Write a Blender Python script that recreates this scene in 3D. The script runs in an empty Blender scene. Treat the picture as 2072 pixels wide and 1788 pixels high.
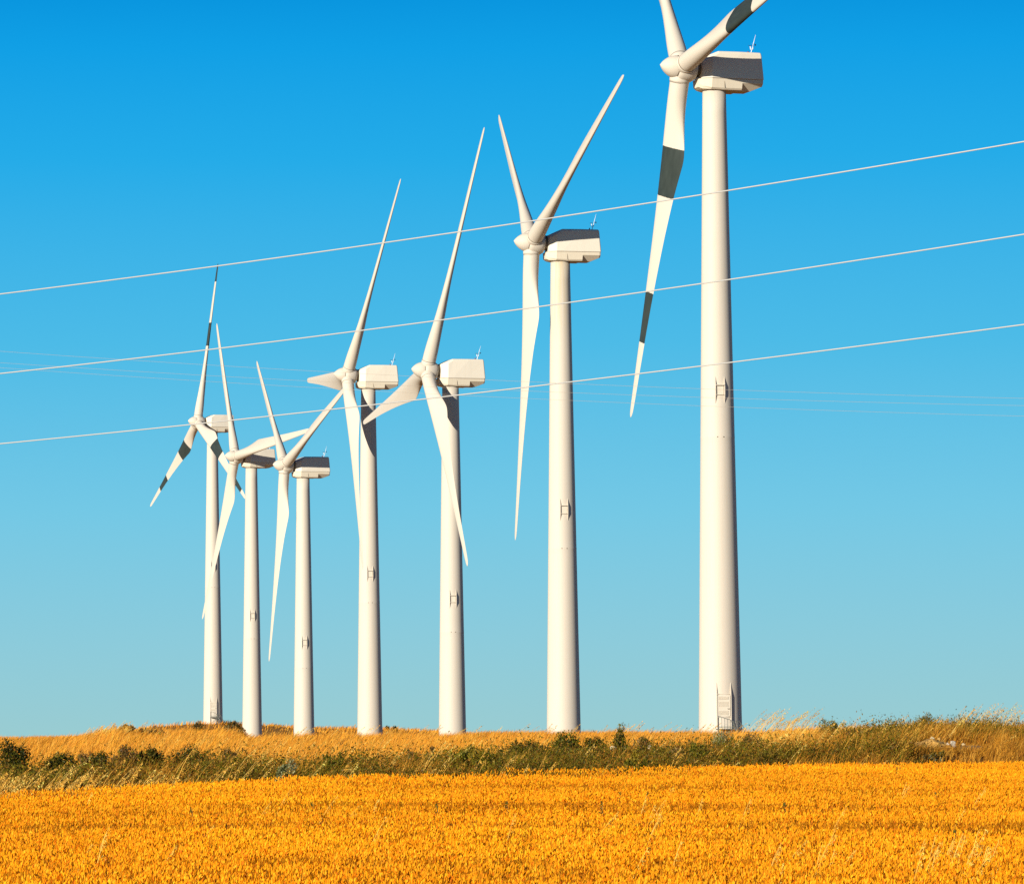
import bpy, math, random
import numpy as np
from mathutils import Matrix, Vector

random.seed(7)
rng = np.random.default_rng(11)
scene = bpy.context.scene
col = scene.collection
F, CX, CY = 8850.0, 1036.0, 894.0          # telephoto lens, in photo units 2072 x 1788
PITCH, ROLL = 0.065556, -0.006734
TILT, CONE, OVERHANG, HATCH_DROP, TOWER_DROP, NOSE = 0.089303, 0.039932, 2.292122, 21.1157, 1.3824, 1.4856

# ------------------------------------------------------------------ camera
cp, sp, cr, sr = math.cos(PITCH), math.sin(PITCH), math.cos(ROLL), math.sin(ROLL)
R0, U0, FW = np.array([1., 0, 0]), np.array([0, -sp, cp]), np.array([0, cp, sp])
RT, UP = cr * R0 + sr * U0, -sr * R0 + cr * U0
cam = bpy.data.cameras.new('camera')
cam.sensor_fit = 'HORIZONTAL'
cam.sensor_width = 36
cam.lens = F / 2072 * 36
cam.clip_start, cam.clip_end = 0.5, 30000
camo = bpy.data.objects.new('camera', cam)
col.objects.link(camo)
camo.matrix_world = Matrix(((RT[0], UP[0], -FW[0], 0), (RT[1], UP[1], -FW[1], 0), (RT[2], UP[2], -FW[2], 0), (0, 0, 0, 1)))
scene.camera = camo


def ray(px, py):
    px, py = np.asarray(px, float), np.asarray(py, float)
    return [FW[i] * F + RT[i] * (px - CX) + UP[i] * (CY - py) for i in range(3)]


def z_at(px, py, Y):
    r = ray(px, py)
    return r[2] / r[1] * Y


def x_at(px, py, Y):
    r = ray(px, py)
    return r[0] / r[1] * Y


# ------------------------------------------------------------------ tags and mesh helpers
def tag(o, label=None, cat=None, group=None, kind=None):
    for k, v in (('label', label), ('category', cat), ('group', group), ('kind', kind)):
        if v:
            o[k] = v
    return o


def empty(name, loc, rz=0.0):
    o = bpy.data.objects.new(name, None)
    o.location = loc
    o.rotation_euler = (0, 0, rz)
    o.empty_display_size = 0.2
    col.objects.link(o)
    return o


def link(name, me, parent=None):
    o = bpy.data.objects.new(name, me)
    col.objects.link(o)
    if parent is not None:
        o.parent = parent
    return o


class MB:
    """collects shapes for ONE mesh"""

    def __init__(s):
        s.v, s.f, s.sm = [], [], []

    def add(s, vs, fs, smooth=False):
        o = len(s.v)
        s.v += [tuple(map(float, p)) for p in vs]
        s.f += [tuple(i + o for i in f) for f in fs]
        s.sm += [smooth] * len(fs)

    def box(s, a, b):
        (x0, y0, z0), (x1, y1, z1) = a, b
        s.add([(x0, y0, z0), (x1, y0, z0), (x1, y1, z0), (x0, y1, z0), (x0, y0, z1), (x1, y0, z1), (x1, y1, z1), (x0, y1, z1)],
              [(3, 2, 1, 0), (4, 5, 6, 7), (0, 1, 5, 4), (1, 2, 6, 5), (2, 3, 7, 6), (3, 0, 4, 7)])

    def loft(s, rings, smooth=True, caps=True):
        n = len(rings[0])
        vs = [p for r in rings for p in r]
        fs = []
        for i in range(len(rings) - 1):
            for j in range(n):
                k = (j + 1) % n
                fs.append((i * n + j, i * n + k, (i + 1) * n + k, (i + 1) * n + j))
        s.add(vs, fs, smooth)
        if caps:
            o = len(s.v) - len(vs)
            s.f += [tuple(o + j for j in reversed(range(n))), tuple(o + (len(rings) - 1) * n + j for j in range(n))]
            s.sm += [False, False]

    def tube(s, pts, r, n=6, caps=True):
        pts = [Vector(p) for p in pts]
        rs = r if isinstance(r, (list, tuple)) else [r] * len(pts)
        rings = []
        for i, p in enumerate(pts):
            t = (pts[min(i + 1, len(pts) - 1)] - pts[max(i - 1, 0)]).normalized()
            a = t.cross(Vector((0, 0, 1)))
            if a.length < 1e-3:
                a = Vector((1, 0, 0))
            a.normalize()
            b = a.cross(t).normalized()
            rings.append([p + rs[i] * (math.cos(2 * math.pi * k / n) * a + math.sin(2 * math.pi * k / n) * b) for k in range(n)])
        s.loft(rings, True, caps)

    def revolve(s, prof, n=32, axis='z'):
        rings = []
        for (r, h) in prof:
            ring = []
            for k in range(n):
                c, d = r * math.cos(2 * math.pi * k / n), r * math.sin(2 * math.pi * k / n)
                ring.append((c, d, h) if axis == 'z' else (h, c, d))
            rings.append(ring)
        s.loft(rings, True, True)

    def mesh(s, name, mat):
        me = bpy.data.meshes.new(name)
        me.from_pydata(s.v, [], s.f)
        me.polygons.foreach_set('use_smooth', s.sm)
        me.materials.append(mat)
        import bmesh
        bm = bmesh.new()
        bm.from_mesh(me)
        bmesh.ops.recalc_face_normals(bm, faces=bm.faces)
        bm.to_mesh(me)
        bm.free()
        return me

    def build(s, name, mat, parent=None):
        return link(name, s.mesh(name, mat), parent)


def soften(me, w):
    import bmesh
    bm = bmesh.new()
    bm.from_mesh(me)
    ed = [e for e in bm.edges if len(e.link_faces) == 2 and e.calc_face_angle(0) > .22]
    bmesh.ops.bevel(bm, geom=ed, offset=w, segments=3, profile=.5, affect='EDGES', clamp_overlap=True)
    bm.to_mesh(me)
    bm.free()
    return me


def np_mesh(name, verts, faces_list, tint, mat, normals_up=None):
    """verts (N,3); faces_list = list of int arrays (M,k); tint (N,3) linear colour per vertex"""
    me = bpy.data.meshes.new(name)
    V = len(verts)
    loops = np.concatenate([f.ravel() for f in faces_list]).astype(np.int32)
    sizes = np.concatenate([np.full(len(f), f.shape[1], np.int32) for f in faces_list])
    starts = np.concatenate([[0], np.cumsum(sizes)[:-1]]).astype(np.int32)
    me.vertices.add(V)
    me.vertices.foreach_set('co', np.ascontiguousarray(verts, np.float32).ravel())
    me.loops.add(len(loops))
    me.loops.foreach_set('vertex_index', loops)
    me.polygons.add(len(sizes))
    me.polygons.foreach_set('loop_start', starts)
    me.polygons.foreach_set('loop_total', sizes)
    if tint is not None:
        at = me.color_attributes.new('tint', 'FLOAT_COLOR', 'POINT')
        at.data.foreach_set('color', np.ascontiguousarray(np.concatenate([tint, np.ones((V, 1))], 1), np.float32).ravel())
    me.update(calc_edges=True)
    me.materials.append(mat)
    return me


# value noise in numpy (for where things grow and how tall they are)
_lat = rng.random((256, 256))


def vnoise(x, y):
    x, y = np.asarray(x, float), np.asarray(y, float)
    xi, yi = np.floor(x).astype(int), np.floor(y).astype(int)
    fx, fy = x - xi, y - yi
    fx, fy = fx * fx * (3 - 2 * fx), fy * fy * (3 - 2 * fy)
    g = lambda i, j: _lat[i % 256, j % 256]
    return (g(xi, yi) * (1 - fx) + g(xi + 1, yi) * fx) * (1 - fy) + (g(xi, yi + 1) * (1 - fx) + g(xi + 1, yi + 1) * fx) * fy


def fbm(x, y, o=3):
    s, a, t = 0, 1.0, 0
    for i in range(o):
        s = s + a * vnoise(x * 2 ** i + 17 * i, y * 2 ** i + 31 * i)
        t += a
        a *= .5
    return s / t


# ------------------------------------------------------------------ materials
def new_mat(name):
    m = bpy.data.materials.new(name)
    m.use_nodes = True
    nt = m.node_tree
    return m, nt, nt.nodes['Principled BSDF']


def N(nt, t, **kw):
    n = nt.nodes.new(t)
    for k, v in kw.items():
        setattr(n, k, v)
    return n


def mathn(nt, op, a, b=None):
    n = N(nt, 'ShaderNodeMath', operation=op)
    for i, v in enumerate((a, b)):
        if v is None:
            continue
        if isinstance(v, (int, float)):
            n.inputs[i].default_value = v
        else:
            nt.links.new(v, n.inputs[i])
    return n.outputs[0]


def mixc(nt, fac, a, b, mode='MIX'):
    n = N(nt, 'ShaderNodeMix', data_type='RGBA', blend_type=mode)
    for sock, v in ((n.inputs[0], fac), (n.inputs[6], a), (n.inputs[7], b)):
        if isinstance(v, (int, float)):
            sock.default_value = v
        elif isinstance(v, tuple):
            sock.default_value = (*v, 1)
        else:
            nt.links.new(v, sock)
    return n.outputs[2]


def noise(nt, vec, scale, detail=4, rough=.55):
    n = N(nt, 'ShaderNodeTexNoise')
    n.inputs['Scale'].default_value = scale
    n.inputs['Detail'].default_value = detail
    n.inputs['Roughness'].default_value = rough
    nt.links.new(vec, n.inputs['Vector'])
    return n.outputs['Fac']


def ramp(nt, fac, stops):
    n = N(nt, 'ShaderNodeValToRGB')
    e = n.color_ramp.elements
    while len(e) < len(stops):
        e.new(.5)
    for el, (p, c) in zip(e, stops):
        el.position = p
        el.color = (*c, 1) if isinstance(c, tuple) else (c, c, c, 1)
    nt.links.new(fac, n.inputs[0])
    return n.outputs[0]


def mapping(nt, vec, scale):
    n = N(nt, 'ShaderNodeMapping')
    n.inputs['Scale'].default_value = scale
    nt.links.new(vec, n.inputs['Vector'])
    return n.outputs[0]


WHITE = (.58, .51, .412)
DIRT = (.46, .36, .22)


def paint_mat(name, base=WHITE, streak=.12, bands=None, stain=None, rough=.55):
    m, nt, b = new_mat(name)
    tc = N(nt, 'ShaderNodeTexCoord').outputs['Object']
    oi = N(nt, 'ShaderNodeObjectInfo').outputs['Random']
    sep = N(nt, 'ShaderNodeSeparateXYZ')
    nt.links.new(tc, sep.inputs[0])
    z = sep.outputs[2]
    st = noise(nt, mapping(nt, tc, (5, 5, .12)), 1.0, 5, .6)
    fine = noise(nt, tc, 2.2, 5, .6)
    c = mixc(nt, mathn(nt, 'MULTIPLY', ramp(nt, st, [(.5, 0.), (.8, 1.)]), streak), base, DIRT)
    c = mixc(nt, mathn(nt, 'MULTIPLY', fine, .07), c, (.55, .53, .47))
    if stain:          # ochre run-off below the nacelle, from height z0 down to z1
        z1, z0 = stain
        t = mathn(nt, 'DIVIDE', mathn(nt, 'SUBTRACT', z, z1), z0 - z1)
        n2 = N(nt, 'ShaderNodeClamp')
        nt.links.new(t, n2.inputs[0])
        run = ramp(nt, noise(nt, mapping(nt, tc, (3.5, 3.5, .1)), 1.0, 4, .6), [(.42, 0.), (.66, 1.)])
        c = mixc(nt, mathn(nt, 'MULTIPLY', mathn(nt, 'MULTIPLY', n2.outputs[0], run), .45), c, (.55, .38, .14))
    if bands:
        tot = None
        wob = mathn(nt, 'MULTIPLY', mathn(nt, 'SUBTRACT', noise(nt, tc, 6, 3), .5), .09)
        zz = mathn(nt, 'ADD', z, wob)
        for (a, e) in bands:
            k = mathn(nt, 'MULTIPLY', mathn(nt, 'GREATER_THAN', zz, a * 23.5), mathn(nt, 'LESS_THAN', zz, e * 23.5))
            tot = k if tot is None else mathn(nt, 'MAXIMUM', tot, k)
        chip = ramp(nt, noise(nt, mapping(nt, tc, (3.2, 3.2, 1.4)), 2.0, 5, .7), [(.72, 1.), (.75, 0.)])
        dark = mixc(nt, noise(nt, mapping(nt, tc, (2, 2, .6)), 1.5, 4), (.018, .025, .022), (.046, .058, .050))
        c = mixc(nt, mathn(nt, 'MULTIPLY', tot, chip), c, dark)
    nt.links.new(c, b.inputs['Base Color'])
    b.inputs['Roughness'].default_value = rough
    b.inputs['Specular IOR Level'].default_value = .15
    return m


M_TOWER = paint_mat('tower_paint', streak=.17)
M_TOWER_STAINED = paint_mat('stained_tower_paint', streak=.14, stain=(33, 42.6))
M_BLADE = paint_mat('blade_gelcoat', streak=.05)
M_BAND = [paint_mat('banded_blade_' + k, streak=.05, bands=b) for k, b in
          (('inner', ((.222, .362), (.637, .782))), ('middle', ((.322, .475), (.765, .91))), ('outer', ((.478, .625), (.885, 1.05))))]
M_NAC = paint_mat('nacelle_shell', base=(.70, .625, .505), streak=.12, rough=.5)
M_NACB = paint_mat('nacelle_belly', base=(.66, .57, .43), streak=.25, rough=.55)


def flat_mat(name, c, rough=.6, metal=0., var=.25, scale=6.):
    m, nt, b = new_mat(name)
    tc = N(nt, 'ShaderNodeTexCoord').outputs['Object']
    k = noise(nt, tc, scale, 4)
    nt.links.new(mixc(nt, k, tuple(x * (1 - var) for x in c), tuple(min(1, x * (1 + var)) for x in c)), b.inputs['Base Color'])
    b.inputs['Roughness'].default_value = rough
    b.inputs['Metallic'].default_value = metal
    return m


M_SEAM = flat_mat('seam_rubber', (.16, .125, .08), .8)
M_DOOR = flat_mat('door_paint', (.60, .53, .42), .5, var=.05)
M_STEEL = flat_mat('galvanised_steel', (.17, .18, .15), .55, .3)
M_MAST = flat_mat('mast_white', (.80, .80, .80), .4, var=.05)
M_BLACK = flat_mat('black_plastic', (.02, .022, .03), .5)
M_LAMP = flat_mat('red_lamp_glass', (.20, .012, .012), .25)
M_CABLE = flat_mat('cable_aluminium', (.46, .44, .40), .45, .0, var=.05, scale=2)
M_WIRE = flat_mat('wire_weathered', (.36, .29, .22), .6, .0, var=.1, scale=2)
M_STONE = flat_mat('limestone', (.50, .38, .20), .9, var=.3, scale=5)
M_BLOCK = flat_mat('pale_concrete', (.42, .36, .27), .9, var=.25, scale=8)
M_SLAB = flat_mat('dark_slab', (.12, .075, .03), .9, var=.4)
M_EARTH = flat_mat('pale_earth', (.46, .25, .055), .95, var=.45, scale=7)
M_WOOD = flat_mat('shrub_wood', (.10, .07, .04), .9)
M_HILL = flat_mat('far_hill', (.42, .40, .33), .9, var=.1, scale=.02)


def leaf_mat(name, trans=.25, rough=.7):
    m, nt, b = new_mat(name)
    at = N(nt, 'ShaderNodeAttribute', attribute_name='tint')
    out = nt.nodes['Material Output']
    nt.links.new(at.outputs['Color'], b.inputs['Base Color'])
    b.inputs['Roughness'].default_value = rough
    b.inputs['Specular IOR Level'].default_value = .15
    tr = N(nt, 'ShaderNodeBsdfTranslucent')
    nt.links.new(at.outputs['Color'], tr.inputs['Color'])
    mx = N(nt, 'ShaderNodeMixShader')
    mx.inputs[0].default_value = trans
    nt.links.new(b.outputs[0], mx.inputs[1])
    nt.links.new(tr.outputs[0], mx.inputs[2])
    nt.links.new(mx.outputs[0], out.inputs['Surface'])
    return m


M_STRAW = leaf_mat('straw', .3)
M_WHEAT = leaf_mat('ripe_wheat', .25)
M_LEAF = leaf_mat('leaf', .25, .55)

# ------------------------------------------------------------------ terrain
TB = [  # turbines: X, Y, hub height Z, yaw, azimuth of the first blade
    (-43.84832, 638.70935, 45.12265, 0.42242, 0.02402),
    (-34.72004, 581.31522, 36.3972, 0.438, -0.61348),
    (-25.01244, 522.26252, 31.59747, 0.35235, -0.92041),
    (-15.24514, 463.65839, 37.63199, 0.2739, 0.58569),
    (-5.66728, 403.92786, 33.1373, 0.31856, 0.39076),
    (3.9138, 344.40595, 38.31438, 0.24106, -0.98144),
    (13.3823, 284.07212, 42.99174, 0.33551, -0.73908)]
HUB_H = 44.0
WH = .62                                     # height of the wheat
T_ = lambda sx, pts: np.interp(sx, [p[0] for p in pts], [p[1] for p in pts])
EDGE = [(0, 1602), (250, 1589), (500, 1575), (750, 1564), (1001, 1557), (1500, 1547), (2072, 1539)]


def edge_dist(sx):
    return 72 + 23 * np.clip(sx, -600, 2700) / 2072


NEAR_SKY = [(-400, 1492), (0, 1490), (97, 1489), (145, 1485), (185, 1477), (229, 1470), (300, 1474), (380, 1472), (460, 1471), (500, 1486), (620, 1482), (900, 1481), (1000, 1478),
            (1300, 1476), (1458, 1478), (1540, 1475), (1600, 1471), (2072, 1468), (2500, 1470)]
FAR_SKY = [(-500, 1492), (0, 1492), (300, 1486), (400, 1474), (495, 1471), (540, 1470), (600, 1470), (715, 1470.5), (781, 1472), (885, 1477.5), (943, 1481), (1001, 1481), (2100, 1481)]
VTOP = [(-500, 1556), (0, 1552), (100, 1546), (300, 1541), (500, 1537), (900, 1529), (1000, 1527), (1100, 1519), (1300, 1516), (1500, 1508), (1640, 1497), (1740, 1498),
        (1850, 1513), (2000, 1515), (2072, 1505), (2600, 1500)]      # where the low verge growth ends
BANK = [(-500, -9), (1480, -9), (1560, -.85), (1680, -.50), (1790, -.42), (1890, -.36), (2072, -.46), (2600, -.4)]
VAL_Y = [235, 284, 344, 404, 464, 522, 581, 640, 720, 820, 900]
VAL_Z = [-1.0, -2.6, -6.5, -11, -9.0, -12.3, -9, -7, -6, -3]


def ground_z(X, Y):
    X, Y = np.broadcast_arrays(np.asarray(X, float), np.asarray(Y, float))
    sx = CX + F * X / np.maximum(Y, 25)
    sx = np.clip(sx, -800, 2900)
    De = edge_dist(sx)
    ze = z_at(sx, T_(sx, EDGE), De) - WH
    z40 = z_at(sx, 1788, 40.0) - WH
    Yc = np.maximum(Y, 22)
    zfield = z40 + (ze - z40) * (Yc - 40) / (De - 40)
    zv = z_at(sx, T_(sx, VTOP), De + 7) - T_(sx, [(1700, .52), (1840, .16), (2000, .16), (2090, .45)])
    zb = T_(sx, BANK)
    z190 = z_at(sx, T_(sx, NEAR_SKY), 190.0) - .42
    # rows: De, De+16, 190, then the valley, then the far ridge
    w = lambda a, b: np.clip((Y - a) / (b - a), 0, 1)
    sm = lambda t: t * t * (3 - 2 * t)
    zb = np.maximum(zb, zv + (z190 - zv) * .16)
    z = np.where(Y <= De, zfield, ze + (zv - ze) * sm(w(De, De + 7)))
    z = np.where(Y > De + 7, zv + (zb - zv) * w(De + 7, De + 18), z)
    z = np.where(Y > De + 18, zb + (z190 - zb) * (1 - (1 - w(De + 18, 190)) ** 1.4), z)
    v1 = z190 + (-1.0 - z190) * sm(w(190, 235))
    z = np.where(Y > 190, v1, z)
    zf = z_at(sx, T_(sx, FAR_SKY), 900.0) - .3
    val = np.interp(Y, VAL_Y[:-1], VAL_Z)
    val = np.where(Y > 820, -3 + (zf + 3) * sm(w(820, 900)), val)
    val = np.where(Y > 900, zf - 15 * w(900, 1500) - 45 * w(1500, 4500), val)
    z = np.where(Y > 235, val, z)
    # the ground under each turbine
    for (tx, ty, tz, _, _) in TB:
        base = tz - HUB_H
        b0 = np.interp(ty, VAL_Y[:-1], VAL_Z)
        s = 26.0 if ty > 600 else 20.0
        g = np.exp(-((X - tx) ** 2 + (Y - ty) ** 2) / (2 * s * s)) * sm(w(225, 250))
        z = z + (base - b0) * g
    # gentle unevenness
    z = z + (fbm(X * .12, Y * .12) - .5) * .12 * np.clip((Y - De) / 10, 0, 1)
    return z


def axis_pts(segs):
    out = []
    for a, b, s in segs:
        out += list(np.arange(a, b, s))
    return np.array(out + [segs[-1][1]])


gx = axis_pts([(-6000, -600, 600), (-600, -150, 30), (-150, -60, 6), (-60, 60, 1.2), (60, 150, 6), (150, 600, 30), (600, 6000, 600)])
gy = axis_pts([(-300, 0, 30), (0, 30, 5), (30, 250, 1.0), (250, 720, 4), (720, 1000, 10), (1000, 2000, 100), (2000, 9000, 700)])
GX, GY = np.meshgrid(gx, gy)
GZ = ground_z(GX, GY)
nx, ny = len(gx), len(gy)
idx = np.arange(nx * ny).reshape(ny, nx)
quads = np.stack([idx[:-1, :-1], idx[:-1, 1:], idx[1:, 1:], idx[1:, :-1]], -1).reshape(-1, 4)
sxg = np.clip(CX + F * GX / np.maximum(GY, 25), -800, 2900)
fld = 1 / (1 + np.exp((GY - edge_dist(sxg)) / .5))
m, nt, b = new_mat('ground_soil')
tc = N(nt, 'ShaderNodeTexCoord').outputs['Object']
at = N(nt, 'ShaderNodeAttribute', attribute_name='tint')
n1 = noise(nt, tc, .35, 6, .65)
n2 = noise(nt, mapping(nt, tc, (1, .5, 1)), 3.0, 6, .7)
grassy = mixc(nt, ramp(nt, n1, [(.35, 0.), (.65, 1.)]), (.36, .16, .028), (.45, .21, .035))
grassy = mixc(nt, mathn(nt, 'MULTIPLY', n2, .5), grassy, (.22, .10, .025))
c = mixc(nt, at.outputs['Fac'], grassy, (.17, .06, .01))
nt.links.new(c, b.inputs['Base Color'])
b.inputs['Roughness'].default_value = .95
b.inputs['Specular IOR Level'].default_value = .1
tint = np.repeat(fld.reshape(-1, 1), 3, 1)
gm = np_mesh('ground', np.stack([GX.ravel(), GY.ravel(), GZ.ravel()], 1), [quads], tint, m)
gm.polygons.foreach_set('use_smooth', [True] * len(gm.polygons))
tag(link('ground', gm), 'dry golden hillside under the turbines', kind='structure')

# far hill just showing beside the third tower
hx, hy = -203.0, 4000.0
mb = MB()
hz = float(z_at(588, 1464, 4000.))
rings = []
for k, (rr, hh) in enumerate([(120, -60), (60, -30), (22, hz - 6), (9, hz - 1.5), (3, hz)]):
    rings.append([(hx + 8 + rr * math.cos(a) * (1 + .12 * math.sin(3 * a + k)), hy + rr * math.sin(a), hh) for a in np.linspace(0, 2 * math.pi, 24, endpoint=False)])
mb.loft(rings, True)
tag(mb.build('hill', M_HILL), 'tiny pale hill far off beside the third tower', kind='structure')


# ------------------------------------------------------------------ plants made of many small faces
def blades(px, py, pz, h, w, lean, leandir, tint, yaw=None, bend=.5, tipfac=.1):
    """grass blades: 5 verts, a quad and a tri"""
    n = len(px)
    yaw = rng.random(n) * math.pi * 2 if yaw is None else yaw
    wx, wy = np.cos(yaw) * w / 2, np.sin(yaw) * w / 2
    dx, dy = np.cos(leandir) * lean * h, np.sin(leandir) * lean * h
    V = np.empty((n, 5, 3))
    for i, (s, x, y, z) in enumerate(((-1, 0, 0, 0), (1, 0, 0, 0), (.8, bend * .5, 0, .55), (-.8, bend * .5, 0, .55))):
        V[:, i, 0] = px + s * wx + dx * x
        V[:, i, 1] = py + s * wy + dy * x
        V[:, i, 2] = pz + h * z
    V[:, 4, 0] = px + dx
    V[:, 4, 1] = py + dy
    V[:, 4, 2] = pz + h * np.sqrt(np.maximum(1 - lean ** 2 * .5, .2))
    o = (np.arange(n) * 5)[:, None]
    q = o + np.array([[0, 1, 2, 3]])
    t = o + np.array([[3, 2, 4]])
    return V.reshape(-1, 3), [q, t], np.repeat(tint, 5, 0)


def spindles(px, py, pz, L, r, dirx, diry, dirz, tint):
    """ears: two crossed lens shapes along a direction, awns and all"""
    n = len(px)
    d = np.stack([dirx, diry, dirz], 1)
    d /= np.linalg.norm(d, axis=1)[:, None]
    P = np.stack([px, py, pz], 1)
    V = np.empty((n, 8, 3))
    for q in range(2):
        face = rng.normal(-2.2, .55, n) + q * 1.0 - .3                      # which way the broad side of the ear looks
        nv = np.stack([np.cos(face), np.sin(face), np.full(n, .25)], 1)
        e = np.cross(d, nv)
        e /= np.maximum(np.linalg.norm(e, axis=1), 1e-6)[:, None]
        e *= r[:, None]
        V[:, 4 * q] = P
        V[:, 4 * q + 1] = P + d * (L * .45)[:, None] + e
        V[:, 4 * q + 2] = P + d * L[:, None]
        V[:, 4 * q + 3] = P + d * (L * .45)[:, None] - e
    o = (np.arange(n) * 8)[:, None]
    return V.reshape(-1, 3), [o + np.array([[0, 1, 2, 3]]), o + np.array([[4, 5, 6, 7]])], np.repeat(tint, 8, 0)


def leaves(P, size, tint, up=.3, asp=2.0):
    """small lens-shaped leaves: 4 verts each, random orientation"""
    n = len(P)
    d = rng.normal(size=(n, 3))
    d[:, 2] += up * 2
    d /= np.linalg.norm(d, axis=1)[:, None]
    e = np.cross(d, rng.normal(size=(n, 3)))
    e /= np.maximum(np.linalg.norm(e, axis=1), 1e-6)[:, None]
    L, W = size[:, None], size[:, None] / asp
    V = np.empty((n, 4, 3))
    V[:, 0] = P - d * L * .5
    V[:, 1] = P + e * W * .5
    V[:, 2] = P + d * L * .5
    V[:, 3] = P - e * W * .5
    o = (np.arange(n) * 4)[:, None]
    return V.reshape(-1, 3), [o + np.array([[0, 1, 2, 3]])], np.repeat(tint, 4, 0)


def join(parts):
    vs, fs, ts, o = [], [], [], 0
    for v, f, t in parts:
        vs.append(v)
        ts.append(t)
        fs += [x + o for x in f]
        o += len(v)
    tri = [x for x in fs if x.shape[1] == 3]
    qd = [x for x in fs if x.shape[1] == 4]
    out = []
    if tri:
        out.append(np.concatenate(tri))
    if qd:
        out.append(np.concatenate(qd))
    return np.concatenate(vs), out, np.concatenate(ts)


def palette(n, cols, wts=None, var=.15):
    cols = np.array(cols)
    c = cols[rng.choice(len(cols), n, p=wts)]
    return np.clip(c * (1 + var * rng.normal(size=(n, 1))), 0.002, .95)


WIND = 0.0                                   # the wind blows to the right (+X)

# ---- wheat
den = 430
Yw = np.concatenate([rng.uniform(30, 100, 1)])
parts = []
y0, y1 = 31.0, 100.0
half = lambda Y: .117 * Y * 1.3 + 6
tot = int(den * 2 * half((y0 + y1) / 2) * (y1 - y0))
Y = rng.uniform(y0, y1, tot)
X = rng.uniform(-1, 1, tot) * half(y1)
Y = Y + .0 * X
keep = np.abs(X) < half(Y)
sx = np.clip(CX + F * X / Y, -800, 2900)
edge = edge_dist(sx) + (fbm(X * 1.3, Y * .2) - .5) * 1.2
keep &= Y < edge
clump = .55 * fbm(X * 3.2, Y * 2.4, 2) + .45 * vnoise(X * 11, Y * 7)
row = vnoise(X * .22 + 5, (Y + .05 * X) * .95)           # drill rows and wheel tracks across the slope
row2 = .6 * vnoise(X * .06 + 50, (Y + .05 * X) * .36 + 9) + .4 * vnoise(X * .13 + 20, (Y + .05 * X) * .95 + 2)
keep &= rng.random(tot) < np.clip((clump - .41) * 9, .03, 1) * np.clip(1 - 5.0 * np.clip(row2 - .53, 0, 1), .2, 1)
X, Y, clump, row, row2 = X[keep], Y[keep], clump[keep], row[keep], row2[keep]
n = len(X)
# sowing lines and wheel tracks run across the slope, broken here and there
lane = Y + .055 * X + .5 * (fbm(X * .12 + 3, Y * .1) - .5)
gap = np.abs((lane / 3.1) % 1 - .5) * 3.1
broken = np.clip((vnoise(X * .16 + 9, np.floor(lane / 3.1) * 7.3) - .40) * 4, 0, 1)
track = np.clip(1 - gap / .36, 0, 1) * broken
gap2 = np.abs(((lane + .8) / 1.27) % 1 - .5) * 1.27
track = np.maximum(track, .6 * np.clip(1 - gap2 / .2, 0, 1) * np.clip((vnoise(X * .3 + 77, np.floor((lane + .8) / 1.27) * 5.1) - .55) * 5, 0, 1))
h = (WH + .035) * (1 + .03 * rng.normal(size=n)) - .05 * np.clip(row - .55, 0, 1) * 2 - .12 * np.clip(row2 - .60, 0, 1) * 3 - .27 * track + .15 * (clump - .5)
h = np.maximum(h, .3)
Z = ground_z(X, Y)
shade = fbm(X * .35 + 70, Y * .35 + 3, 3)
tc_ = palette(n, [(.97, .41, .006), (.97, .36, .004), (.95, .30, .003), (.97, .48, .016), (.80, .20, .004)], [.40, .30, .16, .11, .03], .05)
tc_ *= (.78 + .40 * shade)[:, None]
tc_ = np.clip(tc_, .002, .95)
ld = rng.normal(0, 1.3, n)
la = np.abs(rng.normal(.18, .2, n))
k = rng.random(n) < .45
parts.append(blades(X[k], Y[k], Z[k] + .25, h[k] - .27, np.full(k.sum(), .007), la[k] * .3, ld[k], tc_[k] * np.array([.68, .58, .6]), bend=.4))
L = rng.uniform(.036, .060, n)
parts.append(spindles(X + np.cos(ld) * la * .3 * (h - .12), Y + np.sin(ld) * la * .3 * (h - .12), Z + h - .08, L, rng.uniform(.0072, .011, n),
                      np.cos(ld) * la * 1.6, np.sin(ld) * la * 1.6, np.ones(n), tc_))
k = rng.random(n) < .5
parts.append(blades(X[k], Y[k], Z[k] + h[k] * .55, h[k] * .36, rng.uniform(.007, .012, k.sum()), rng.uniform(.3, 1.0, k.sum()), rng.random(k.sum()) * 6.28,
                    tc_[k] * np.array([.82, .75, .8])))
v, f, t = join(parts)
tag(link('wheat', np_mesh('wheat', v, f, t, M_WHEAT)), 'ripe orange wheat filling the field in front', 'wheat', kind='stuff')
print('wheat plants', n)

# ---- dry grass on the slope, around the turbines and on the far ridge
parts = []
GOLD = [(.90, .40, .032), (.84, .33, .022), (.72, .26, .022), (.90, .48, .08), (.58, .22, .03), (.42, .23, .025)]


def scatter(ya, yb, den, margin=1.3, xa=None, xb=None):
    hw = .117 * yb * margin + 3
    xa, xb = (-hw, hw) if xa is None else (xa, xb)
    n = int(den * (xb - xa) * (yb - ya))
    X, Y = rng.uniform(xa, xb, n), rng.uniform(ya, yb, n)
    k = np.abs(X) < .117 * Y * margin + 3
    return X[k], Y[k]


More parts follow.
